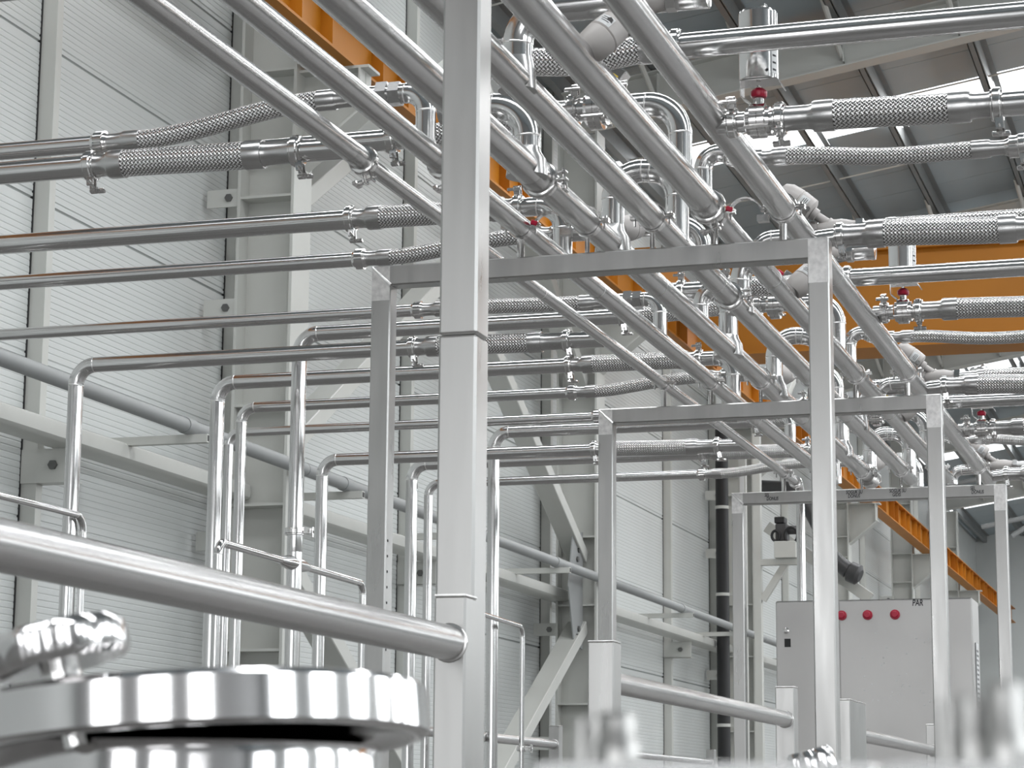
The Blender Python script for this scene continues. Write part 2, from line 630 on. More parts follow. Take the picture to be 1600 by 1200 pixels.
# ------------------------------------------------------------------ left side steelwork
ORD = {14.7: 'first', 22.8: 'second', 30.9: 'third', 39.0: 'fourth', 47.1: 'fifth', 55.2: 'sixth'}
for y in COLS[2:]:
    t = thing('steel_column', 'grey painted steel H-column against the panel wall, %s column from the camera' % ORD[y], 'column', (-6.4, y, 0), 'wall columns', 'thing')
    zt = roof_z(-6.62) - .005
    obj('outer_flange', G().box((-6.62, y - .16, 0), (-6.598, y + .16, zt)), 'paint', t, smooth=False)
    obj('inner_flange', G().box((-6.21, y - .16, 0), (-6.188, y + .16, zt)), 'paint', t, smooth=False)
    obj('web', G().box((-6.598, y - .008, 0), (-6.21, y + .008, zt)), 'paint', t, smooth=False)
    for z in (2.55, 3.55, 4.25, 5.75, 6.10, 6.68, 7.7):
        obj('stiffener', G().box((-6.598, y - .15, z), (-6.21, y + .15, z + .018)), 'paint', t, smooth=False)
    for z in (2.1, 3.25, 4.9, 5.7):
        for sy in (-1,):
            pl = obj('tie_plate', G().box((-6.86, y - .15, z), (-6.62, y - .135, z + .13)), 'paint', t, smooth=False)
            hexnut(pl, (-6.69, y - .155, z + .065), (0, 1, 0), .03, .02, 'zinc', 'bolt')
    # corbel for the crane runway
    g = G()
    poly = [Vector((-6.19, 0, 6.66)), Vector((-5.72, 0, 6.66)), Vector((-5.72, 0, 6.40)), Vector((-6.19, 0, 6.02))]
    g.prism(poly, (0, y - .006, 0), (0, y + .006, 0))
    c = obj('corbel', g, 'paint', t, smooth=False)
    poly = [Vector((-5.70, 0, 6.385)), Vector((-6.19, 0, 6.0)), Vector((-6.19, 0, 5.98)), Vector((-5.70, 0, 6.365))]
    obj('corbel_flange', G().prism(poly, (0, y - .11, 0), (0, y + .11, 0)).box((-6.19, y - .11, 6.66), (-5.66, y + .11, 6.68)).box((-5.74, y - .11, 6.37), (-5.725, y + .11, 6.66)), 'paint', c, smooth=False)

for i, (y0, y1) in enumerate(zip(COLS[1:-1], COLS[2:])):
    if y0 > 40:
        break
    nm = ['in front of the first wall column', 'between the first and second wall columns', 'between the second and third wall columns',
          'between the third and fourth wall columns', 'behind the fourth wall column'][i]
    # horizontal girt: a rounded box section
    prof = []
    for k in range(16):
        a = 2 * PI * k / 16
        cx, cz = math.cos(a), math.sin(a)
        prof.append(Vector((-6.62 + .12 * (abs(cx) ** .45) * (1 if cx > 0 else -1), 0, 3.665 + .062 * (abs(cz) ** .45) * (1 if cz > 0 else -1))))
    yl = y0 + (.15 if i else -3.0)
    g_ = tag(obj('wall_girt', G().prism(prof, (0, yl, 0), (0, y1 - .05, 0)), 'paint'), 'horizontal grey tubular wall girt ' + nm, 'girt', 'wall girts')
    # conduit on bracket arms
    t = thing('wall_conduit', 'grey round conduit on bracket arms ' + nm, 'conduit', (-6.1, yl, 3.807), 'wall conduits')
    obj('conduit', G().tube([(-6.1, yl - .2 * (i > 0), 3.807), (-6.1, y1 - .06, 3.807)], .046, 16), 'paintd', t)
    ym = y0 + 6.2
    for yy in (ym, y1 + .75 if i == 0 else ym - 2.9):
        obj('bracket_arm', G().box((-6.88, yy - .028, 3.705), (-5.97, yy + .028, 3.757)), 'paint', t, smooth=False)
        obj('arm_opening', G().box((-5.9705, yy - .020, 3.713), (-5.969, yy + .020, 3.749)), 'black', t, smooth=False)
        obj('conduit_coupling', G().tube([(-6.1, yy - .09, 3.807), (-6.1, yy + .03, 3.807)], .052, 16), 'paintd', t)
for y in (12.17, 18.70, 28.45):
    pos = {12.17: 'on the nearest sheeting post', 18.70: 'on the post before the second column', 28.45: 'on the post before the third column'}[y]
    t = thing('girt_bracket', 'pale bolted bracket plate under the wall girt ' + pos, 'bracket', (W + .2, y, 3.55), 'girt brackets')
    obj('plate', G().box((W, y - .012, 3.40), (W + .36, y, 3.60)).box((W, y - .012, 3.395), (W + .36, y + .1, 3.405)), 'paint', t, smooth=False)
    hexnut(t, (W + .22, y - .02, 3.50), (0, 1, 0), .03, .02, 'zinc', 'bolt')


def brace(a, b, label, m='paint', sz=(.20, .13)):
    a, b = Vector(a), Vector(b)
    d = (b - a).normalized()
    x = Vector((1, 0, 0))
    n = d.cross(x).normalized()
    rot = Matrix((x, n, d)).transposed()
    o = obj('wall_brace', G().obox((a + b) / 2, (sz[0], sz[1], (b - a).length), rot, .006), m, None, smooth=False)
    tag(o, label, 'brace', 'diagonal wall bracing')


XB = -6.40
brace((XB, 15.0, 4.05), (XB, 18.9, 6.38), 'diagonal brace rising from the first wall column')
brace((XB, 22.7, 4.05), (XB, 18.95, 6.0), 'diagonal brace descending to the second wall column at girt height')
brace((XB, 22.7, 3.34), (XB, 18.9, 1.2), 'diagonal brace running down from the second wall column below the girt')
brace((XB, 15.0, 3.2), (XB, 18.9, 1.0), 'diagonal brace running down from the first wall column below the girt')
brace((XB, 15.1, 5.88), (XB, 18.9, 8.2), 'pale diagonal brace at the crane corbel of the first column')
brace((XB, 22.7, 5.88), (XB, 19.0, 8.2), 'pale diagonal brace at the crane corbel of the second column')
brace((XB, 31.1, 5.88), (XB, 34.9, 8.2), 'pale diagonal brace at the crane corbel of the third column')
gs = G()
poly = [Vector((XB + .06, 22.62, 3.1)), Vector((XB + .06, 22.62, 4.3)), Vector((XB + .06, 22.25, 4.25)), Vector((XB + .06, 22.1, 3.7)), Vector((XB + .06, 22.3, 3.15))]
gus = tag(obj('gusset_plate', gs.prism(poly, (0, 0, 0), (.012, 0, 0)), 'paintd', None, smooth=False), 'dark grey gusset plate bolted to the second wall column', 'plate')
for z, y in ((4.1, 22.45), (4.0, 22.4), (3.3, 22.45), (3.22, 22.4)):
    hexnut(gus, (XB + .08, y, z), (1, 0, 0), .032, .02, 'zinc', 'bolt')

# black rainwater downpipe
t = thing('downpipe', 'black downpipe strapped beside the third wall column', 'pipe', (-6.4, 29.7, 0))
obj('pipe', G().tube([(-6.4, 29.7, 0), (-6.4, 29.7, 6.55)], .085, 20), 'black', t)
for z in (2.6, 4.3, 5.45, 6.2):
    obj('strap', G().lathe([(-.02, .094), (.02, .094)], (-6.4, 29.7, z), (0, 0, 1)).box((-6.32, 29.69, z - .012), (-6.1, 29.71, z + .012)), 'paint', t)
t = thing('cable_tray', 'thin pale vertical cable duct beside the black downpipe', 'duct', (-6.2, 29.9, 0))
obj('duct', G().box((-6.22, 29.9, 0), (-6.12, 29.98, 6.3), .004), 'paint', t, smooth=False)
obj('cover_strip', G().box((-6.20, 29.893, 1.0), (-6.14, 29.899, 6.0)), 'white', t, smooth=False)

# crane runway beam and bridge
RX = -5.88
t = thing('crane_runway', 'orange crane runway beam with stiffeners along the wall columns', 'crane beam', (RX, 30, 6.68))
obj('bottom_flange', G().box((RX - .11, -8, 6.68), (RX + .11, 65, 6.70)), 'orange', t, smooth=False)
obj('web', G().box((RX - .006, -8, 6.70), (RX + .006, 65, 7.06)), 'orange', t, smooth=False)
obj('top_flange', G().box((RX - .11, -8, 7.06), (RX + .11, 65, 7.08)), 'orange', t, smooth=False)
obj('rail', G().box((RX - .025, -8, 7.08), (RX + .025, 65, 7.13)), 'dark', t, smooth=False)
y = 9.0
k = 0
while y < 64:
    obj('web_stiffener', G().box((RX + .006, y - .006, 6.70), (RX + .10, y + .006, 7.06)), 'orange', t, smooth=False)
    y += 1.0 if k % 2 else .55
    k += 1
BY = 25.0
t = thing('crane_bridge', 'deep orange crane bridge girder crossing the hall', 'crane girder', (0, BY, 6.5))
obj('web', G().box((-5.6, BY - .22, 6.52), (15.6, BY + .22, 7.58)), 'orange', t, smooth=False)
obj('bottom_flange', G().box((-5.6, BY - .32, 6.49), (15.6, BY + .32, 6.52)), 'orange', t, smooth=False)
obj('top_flange', G().box((-5.6, BY - .32, 7.58), (15.6, BY + .32, 7.61)), 'orange', t, smooth=False)
obj('end_carriage', G().box((RX - .12, BY - 1.6, 7.14), (RX + .14, BY + 1.6, 7.46), .02), 'orange', t, smooth=False)

# ------------------------------------------------------------------ pipe rack: portal frames
DY = 2.555
FY = [6.23, 6.23 + DY, 6.23 + 2 * DY]
XL, XR = -2.395, -1.033
TB = .06
XS = [-2.133, -1.942, -1.740, -1.546, -1.364, -1.166]
ZP = 3.178
RP = [.0285, .0305, .040, .0365, .0400, .0355]
RP2 = [.0215, .0310, .0375, .0360, .0335, .0355]
ZB = 3.082
RK = ['near', 'middle', 'far']


def handtext(txt, c, h, parent, m='ink', slant=.15, name='marker_writing', rz=0.0):
    """hand-lettered writing as flat mesh on a plane facing -Y"""
    cu = bpy.data.curves.new('txt', 'FONT')
    cu.body = txt
    cu.size = h
    cu.shear = slant
    cu.space_line = .78
    cu.offset = h * .018
    cu.extrude = .0003
    to = bpy.data.objects.new('txt', cu)
    COL.objects.link(to)
    bpy.context.view_layer.update()
    me = bpy.data.meshes.new_from_object(to.evaluated_get(bpy.context.evaluated_depsgraph_get()))
    bpy.data.objects.remove(to)
    me.materials.clear()
    me.materials.append(MT[m])
    o = bpy.data.objects.new(name, me)
    COL.objects.link(o)
    o.parent = parent
    o.location = Vector(c) - loc_of(parent)
    o.rotation_euler = (R(90), 0, rz)
    o.scale = (.68, 1, 1)
    return o


def support(t, fy, i, kind):
    """stub and saddle that carries main pipe i on a frame beam"""
    x, y = XS[i], fy + .03
    r = RP2[i] if fy > 6.0 and i in (0, 2, 4) else RP[i]
    if fy > 5 and i in (1,):
        r = RP2[i]
    ang = ZP - r - .004
    st = obj('support_stub', G().lathe([(0, .011 if kind else .007), (ang - ZB - .004, .011 if kind else .007)], (x, y, ZB), (0, 0, 1), 14), 'cast', t)
    pts_o, pts_i = [], []
    for k in range(15):
        a = PI + PI * k / 14
        pts_o.append(Vector((x + math.cos(a) * (r + .005), 0, ZP + math.sin(a) * (r + .005))))
        pts_i.append(Vector((x + math.cos(a) * (r + .001), 0, ZP + math.sin(a) * (r + .001))))
    g = G()
    for k in range(14):
        g.prism([pts_o[k], pts_o[k + 1], pts_i[k + 1], pts_i[k]], (0, y - .011, 0), (0, y + .011, 0))
    sd = obj('saddle', g, 'cast', st)
    for s_ in (-1, 1):
        xx = x + s_ * (r + .015)
        obj('saddle_ear', G().box((xx - .013, y - .011, ZP - .003), (xx + .013, y + .011, ZP + .002)).box((xx - .013, y - .011, ZP + .005), (xx + .013, y + .011, ZP + .009)), 'cast', st, smooth=False)
        obj('saddle_bolt', G().tube([(xx, y, ZP - .022), (xx, y, ZP + .016)], .0035, 8).tube([(xx, y, ZP + .009), (xx, y, ZP + .017)], .007, 6), 'cast', st)
    # upper half strap
    g = G()
    for k in range(14):
        a0, a1 = PI * k / 14, PI * (k + 1) / 14
        q = [Vector((x + math.cos(a) * rr, 0, ZP + .006 + math.sin(a) * rr)) for a, rr in ((a0, r + .005), (a1, r + .005), (a1, r + .001), (a0, r + .001))]
        g.prism(q, (0, y - .011, 0), (0, y + .011, 0))
    if kind < 2:
        obj('strap', g, 'cast', st)
    else:
        # strap swung open to the right, red latch at the hinge
        g = G()
        hx, hz = x + r + .012, ZP + .004
        cx, cz, rr = hx + .045, hz - .012, .045
        for k in range(14):
            a0, a1 = PI - PI * k / 14 * .95, PI - PI * (k + 1) / 14 * .95
            q = [Vector((cx + math.cos(a) * q_, 0, cz + math.sin(a) * q_)) for a, q_ in ((a0, rr + .004), (a1, rr + .004), (a1, rr), (a0, rr))]
            g.prism(q, (0, y - .011, 0), (0, y + .011, 0))
        g.box((cx + rr - .010, y - .012, cz - .026), (cx + rr + .022, y + .012, cz - .006))
        obj('open_strap', g, 'cast', st)
        obj('red_latch', G().obox((hx, y, hz + .004), (.022, .026, .016), Matrix.Rotation(.4, 3, 'Y'), .003), 'red', st)


for n, fy in enumerate(FY):
    t = thing('portal_frame', '%s stainless square-tube portal frame carrying the pipes' % RK[n], 'frame', ((XL + XR) / 2, fy + .03, 0), 'portal frames of the pipe rack')
    bv = .004
    p = obj('post', G().box((XL, fy, 0), (XL + TB, fy + TB, ZB - .0005), bv), 'tube', t, smooth=False)
    obj('post', G().box((XR - TB, fy, 0), (XR, fy + TB, ZB - .0005), bv), 'tube', t, smooth=False)
    bm_ = obj('beam', G().box((XL + .0005, fy - .0006, ZB - TB), (XR - .0005, fy + TB + .0006, ZB), bv), 'tube', t, smooth=False)
    for a, b in (((XL + .002, fy - .001, ZB - .003), (XL + TB, fy - .001, ZB - TB)),):
        a, b = Vector(a), Vector(b)
        obj('weld_bead', G().tube([a, a.lerp(b, .5) + Vector((0, -.001, 0)), b], [.003, .0045, .006], 8), 'weld', t)
    for x0 in (XL, XR - TB):
        obj('ground_corner', G().box((x0 + .002, fy - .0012, ZB - TB - (.045 if x0 < -2 else .07)), (x0 + TB - .002, fy - .0002, ZB - .003)), 'weld', t, smooth=False)
    for i in range(6):
        kind = 1
        if n == 0:
            kind = {0: 1, 1: 2, 2: 0, 3: 0, 4: 2, 5: 1}[i]
        else:
            kind = {0: 1, 1: 1, 2: 0, 3: 0, 4: 1, 5: 1}[i]
        support(t, fy, i, kind)
    if n == 2:
        for txt, x in (('SEL\n  DONUS', -2.225), ('SOGUK SU\n  DONUS', -1.815), ('SOGUK SU\n   GIDIS', -1.60), ('SEL\n DONUS', -1.205)):
            handtext(txt, (x, fy - .0022, ZB - .025), .025, bm_)
    if n == 0:
        for k in range(8):
            obj('drilled_hole', G().tube([(XL + TB - .002, fy + .015, 1.95 + k * .045), (XL + TB + .001, fy + .015, 1.95 + k * .045)], .004, 8), 'black', t)

# tall near post with its lower beam and the bumper rail
PX0, PX1, PY = -1.121, -1.061, 3.20
t = thing('post_frame', 'tall square stainless post in front of the pipes, with a joint seam', 'post', ((PX0 + PX1) / 2, PY, 0))
obj('post', G().box((PX0, PY, 0), (PX1, PY + TB, 2.1990), .004), 'tube', t, smooth=False)
obj('post', G().box((PX0, PY, 2.2000), (PX1, PY + TB, 2.885), .004), 'tube', t, smooth=False)
obj('beam', G().box((-2.42, PY, 2.825), (PX0 + .0, PY + TB, 2.885), .004), 'tube', t, smooth=False)
obj('post', G().box((-2.48, PY, 0), (-2.42, PY + TB, 2.885), .004), 'tube', t, smooth=False)


def bumper(label, x, y0, y1, z, r, sleeves, wall_=.0):
    t = thing('bumper_rail', label, 'rail', (x, y1, 0), 'round bumper rails')
    obj('rail', G().tube([(x, y0, z), (x, y1, z)], r, 28), 'main', t)
    for (sy, sw, sd, zt) in sleeves:
        obj('rail_post', G().box((x - sw / 2, sy, 0), (x + sw / 2, sy + sd, zt), .003), 'tube', t, smooth=False)
        obj('weld_bead', G().box((x - sw / 2, sy, zt), (x + sw / 2, sy + sd, zt + .0035), .001), 'weld', t, smooth=False)
    for yy in (y0, y1):
        for sy, sw, sd, zt in sleeves:
            for f in (sy, sy + sd):
                if abs(f - yy) < .01:
                    pts = [Vector((x + math.cos(a) * r, yy + (-.002 if f == sy else .002), z + math.sin(a) * r)) for a in [2 * PI * k / 24 for k in range(25)]]
                    obj('weld_ring', G().tube(pts, .0035, 8, False), 'weld', t)
    return t


bumper('thick round steel bumper rail welded to the near post', -1.078, .9, 3.143, 1.735, .0250, [(3.143, .048, .055, 1.802)])
bumper('round bumper rail running from a capped post to the red-button cabinet', -1.357, 5.068, 7.20, 1.786, .0245, [(5.0, .060, .068, 1.872), (7.20, .060, .068, 1.885)])
bumper('short round bumper rail in front of the red-button cabinet', -1.35, 8.615, 10.80, 1.783, .0245, [(8.25, .06, .365, 1.895), (10.80, .060, .068, 1.900)])
bumper('slim round bumper rail low beside the diagonal wall brace', -3.60, 9.2, 12.29, 1.856, .0245, [(12.29, .06, .068, 1.955)])
bumper('faint round bumper rail far away at the foot of the wall', -4.7, 17.2, 21.2, 1.945, .0265, [(21.2, .075, .09, 2.06)])

# ------------------------------------------------------------------ main pipes along the rack
PN = ['leftmost', 'second', 'third', 'fourth', 'fifth', 'rightmost']
SPL = [5.47, 5.56, 5.78, 7.32, 6.17, None]
for i, x in enumerate(XS):
    t = thing('main_pipe', '%s of the six long main pipes lying on the rack, counted from the wall' % PN[i], 'pipe', (x, 6, ZP), 'long main pipes on the rack')
    y_end = 11.72 if i not in (5,) else 11.9
    if SPL[i]:
        obj('pipe', G().tube([(x, .6, ZP), (x, SPL[i], ZP)], RP[i], 30), 'main', t)
        if i in (0, 1, 2, 4):
            obj('reducer', G().lathe([(-.10, RP[i] * 1.001), (-.095, RP[i] * 1.03), (-.005, RP[i] * 1.03), (.015, RP2[i] * 1.02), (.05, RP2[i] * 1.01)], (x, SPL[i] - .005, ZP), (0, 1, 0), 30), 'main', t)
        obj('pipe', G().tube([(x, SPL[i], ZP), (x, y_end, ZP)], RP2[i], 30), 'main', t)
        clamp(t, (x, SPL[i], ZP), (0, 1, 0), max(RP[i], RP2[i]) * .98, (.35, 0, -1) if i in (0, 1, 4) else (1, 0, .1))
    else:
        obj('pipe', G().tube([(x, .6, ZP), (x, y_end, ZP)], RP[i], 30), 'main', t)
    for yy in (3.9, 7.1, 9.7):
        obj('weld_seam', G().lathe([(-.003, RP2[i]), (0, RP2[i] * 1.03), (.003, RP2[i])], (x, yy if yy > 5 or not SPL[i] else yy, ZP), (0, 1, 0), 30), 'weld', t)
    if i == 0:
        piping(t, [(x, 11.71, ZP), (x, 11.83, ZP), (x, 11.83, .0)], .0225, .06)
        clamp(t, (x, 11.70, ZP), (0, 1, 0), .0215, nut=False)
    elif i == 2:
        prof = [(0, RP2[i])]
        for k in range(4):
            prof += [(.03 + k * .035, RP2[i] * 1.05), (.035 + k * .035, RP2[i] * 1.5), (.052 + k * .035, RP2[i] * 1.5), (.057 + k * .035, RP2[i] * 1.05)]
        obj('expansion_bellows', G().lathe(prof + [(.2, RP2[i])], (x, 11.5, ZP), (0, 1, 0), 30), 'cast', t)
    else:
        obj('end_cap', G().lathe([(0, RP2[i]), (.01, RP2[i] * .8), (.014, 0)], (x, y_end, ZP), (0, 1, 0), 30), 'cast', t)

# ------------------------------------------------------------------ branch stations
PH = ['ahead of the near frame', 'between near and middle frames', 'behind the middle frame']
RT = 1.05           # where the right-hand lines drop to the floor, outside the view


def riser(t, i, y, z_top, r, m='pipe', flare=1.45):
    """vertical stub from main pipe i up to z_top with a flared root"""
    x = XS[i]
    rr = RP[i]
    obj('tee_flare', G().lathe([(-rr * .6, r * flare * 1.15), (rr * .55, r * flare * 1.05), (rr * 1.05, r * 1.15), (rr * 1.6, r * 1.02)], (x, y, ZP), (0, 0, 1)), 'main', t)


def valve_body(t, x, y, z, r, ax=(1, 0, 0)):
    ax = Vector(ax)
    p = Vector((x, y, z))
    obj('valve_body', G().lathe([(-.030, r), (-.029, r * 1.25), (-.020, r * 1.3), (-.018, r * 1.62), (-.001, r * 1.62), (0, r * 1.55), (.001, r * 1.62), (.018, r * 1.62),
                                 (.020, r * 1.3), (.029, r * 1.25), (.030, r)], p, ax, 32), 'cast', t)
    up_ = Vector((0, 0, 1))
    obj('valve_neck', G().tube([p + up_ * r * 1.4, p + up_ * (r * 1.4 + .028)], .012, 16), 'cast', t)
    for s_ in (-1, 1):
        q = p + Vector((0, s_ * r * 1.45, -r * .9))
        obj('valve_bolt', G().tube([q - ax * .03, q + ax * .03], .005, 8), 'cast', t)


def angle_valve(label, p, d, s=1.0, y=0, stub=None):
    """angle-seat valve: grey plastic actuator on axis d above body at p"""
    p, d = Vector(p), Vector(d).normalized()
    t = thing('angle_seat_valve', label, 'valve', p, 'angle-seat valves')
    obj('actuator', G().lathe([(.075 * s, .010 * s), (.076 * s, .026 * s), (.080 * s, .032 * s), (.115 * s, .0345 * s), (.118 * s, .0325 * s), (.120 * s, .0345 * s), (.150 * s, .0325 * s),
                               (.166 * s, .024 * s), (.172 * s, .010 * s), (.174 * s, 0)], p, d, 32), 'beige', t)
    obj('bonnet', G().lathe([(.0, .017 * s), (.03 * s, .016 * s), (.032 * s, .012 * s), (.06 * s, .011 * s), (.062 * s, .016 * s), (.074 * s, .016 * s)], p, d, 20), 'beige', t)
    obj('body', G().lathe([(-.050 * s, .017 * s), (-.045 * s, .020 * s), (-.018 * s, .026 * s), (.012 * s, .027 * s), (.045 * s, .020 * s), (.05 * s, .017 * s)], p, (1, 0, 0), 24), 'beige', t)
    # white rating label wrapped on the actuator
    nn, bb = G().frame(d)
    sgn = max(((nn * math.cos(a) + bb * math.sin(a)), a) for a in [k * PI / 16 for k in range(32)]) if False else None
    best = min([k * PI / 24 for k in range(48)], key=lambda a: (nn * math.cos(a) + bb * math.sin(a)).y - .3 * (nn * math.cos(a) + bb * math.sin(a)).z)
    for k, (m_, da, l0, l1, rr) in enumerate((('white', .45, .092, .114, .0350), ('ink', .30, .096, .0975, .0353), ('ink', .34, .1005, .102, .0353), ('ink', .25, .105, .1065, .0353))):
        g = G()
        a0 = best
        pr = [(nn * math.cos(a0 + da * (q / 4 - .5) * 2) + bb * math.sin(a0 + da * (q / 4 - .5) * 2)) * rr * s for q in range(5)]
        g.sheet([p + v for v in pr], d * l0 * s, d * l1 * s)
        obj('rating_label' if k == 0 else 'label_print', g, m_, t, smooth=False)
    hexnut(t, p + d * .08 * s + Vector((0, -.036 * s, -.004)), (0, 1, 0), .007 * s, .012, 'cast', 'air_fitting')
    hexnut(t, p + Vector((.055 * s, 0, 0)), (1, 0, 0), .026 * s, .022)
    hexnut(t, p - Vector((.055 * s, 0, 0)), (1, 0, 0), .026 * s, .022)
    return t


def cyl_valve(label, x, y, z, r):
    """disc valve with an upright stainless pneumatic cylinder"""
    t = thing('actuated_valve', label, 'valve', (x, y, z), 'valves with upright steel cylinders')
    valve_body(t, x, y, z, r)
    p = Vector((x, y, z))
    z0 = z + r * 1.5 - .006
    obj('stem', G().tube([(x, y, z0), (x, y, z0 + .055)], .006, 10), 'cast', t)
    hexnut(t, (x, y, z0 + .016), (0, 0, 1), .012, .016)
    obj('red_coupling', G().lathe([(0, .010), (.003, .018), (.008, .0205), (.018, .0205), (.022, .017), (.026, .012)], (x, y, z0 + .022), (0, 0, 1)), 'red', t)
    zt = z0 + .062
    g = G()
    xa = x - .043
    g.box((xa, y - .022, z0 + .028), (xa + .003, y + .022, zt)).box((xa, y - .03, zt), (x + .05, y + .03, zt + .003))
    g.prism([Vector((xa, 0, z0 + .028)), Vector((xa + .003, 0, z0 + .028)), Vector((x - .018, 0, z0 + .010)), Vector((x - .021, 0, z0 + .010))], (0, y - .022, 0), (0, y + .022, 0))
    g.box((x - .021, y - .022, z + r * .9), (x - .018, y + .022, z0 + .010))
    g.prism([Vector((x + .05, 0, zt + .003)), Vector((x + .05, 0, zt)), Vector((x + .060, 0, zt - .016)), Vector((x + .063, 0, zt - .015))], (0, y - .03, 0), (0, y + .03, 0))
    obj('bracket', g, 'cast', t, smooth=False)
    obj('cylinder', G().lathe([(0, .046), (.002, .048), (.172, .048), (.178, .044), (.180, 0)], (x, y, zt + .004), (0, 0, 1), 40), 'pipe', t)
    obj('air_elbow', G().tube([(x + .006, y, zt + .182), (x + .006, y, zt + .19), (x + .022, y - .008, zt + .196)], .006, 10), 'cast', t)
    obj('bleed_port', G().tube([(x + .028, y - .038, zt + .02), (x + .029, y - .041, zt + .02)], .004, 10), 'black', t)
    g = G()
    pr = [Vector((x + math.cos(a) * .0486, y + math.sin(a) * .0486, 0)) for a in [R(-38) + R(26) * k / 4 for k in range(5)]]
    obj('type_label', G().sheet(pr, (0, 0, zt + .015), (0, 0, zt + .11)), 'white', t, smooth=False)
    for k in range(5):
        obj('label_print', G().sheet([Vector((x + math.cos(a) * .0489, y + math.sin(a) * .0489, 0)) for a in [R(-34) + R(16) * q / 3 for q in range(4)]], (0, 0, zt + .022 + k * .018), (0, 0, zt + .027 + k * .018)), 'ink', t, smooth=False)
    return t


def left_line(kind, k, y, z, r, xd, xc, label, conn):
    t = thing('supply_pipe', label, 'pipe', (xd, y, 0), 'cross pipes towards the wall')
    piping(t, [(xd, y, 0), (xd, y, z), (xc, y, z)], r, r * 2.6)
    if conn == 'nut':
        slot_nut(t, (xc + .0, y, z), (1, 0, 0), r)
    elif conn == 'clamp':
        clamp(t, (xc, y, z), (1, 0, 0), r, (.2, -.3, -1))
    return t


def right_pipe(y, z, r, x0, label):
    t = thing('supply_pipe', label, 'pipe', (RT, y, 0), 'cross pipes on the open side')
    piping(t, [(x0, y, z), (RT, y, z), (RT, y, 0)], r, r * 2.6)
    clamp(t, (x0, y, z), (1, 0, 0), r, (.1, -.2, -1))
    return t


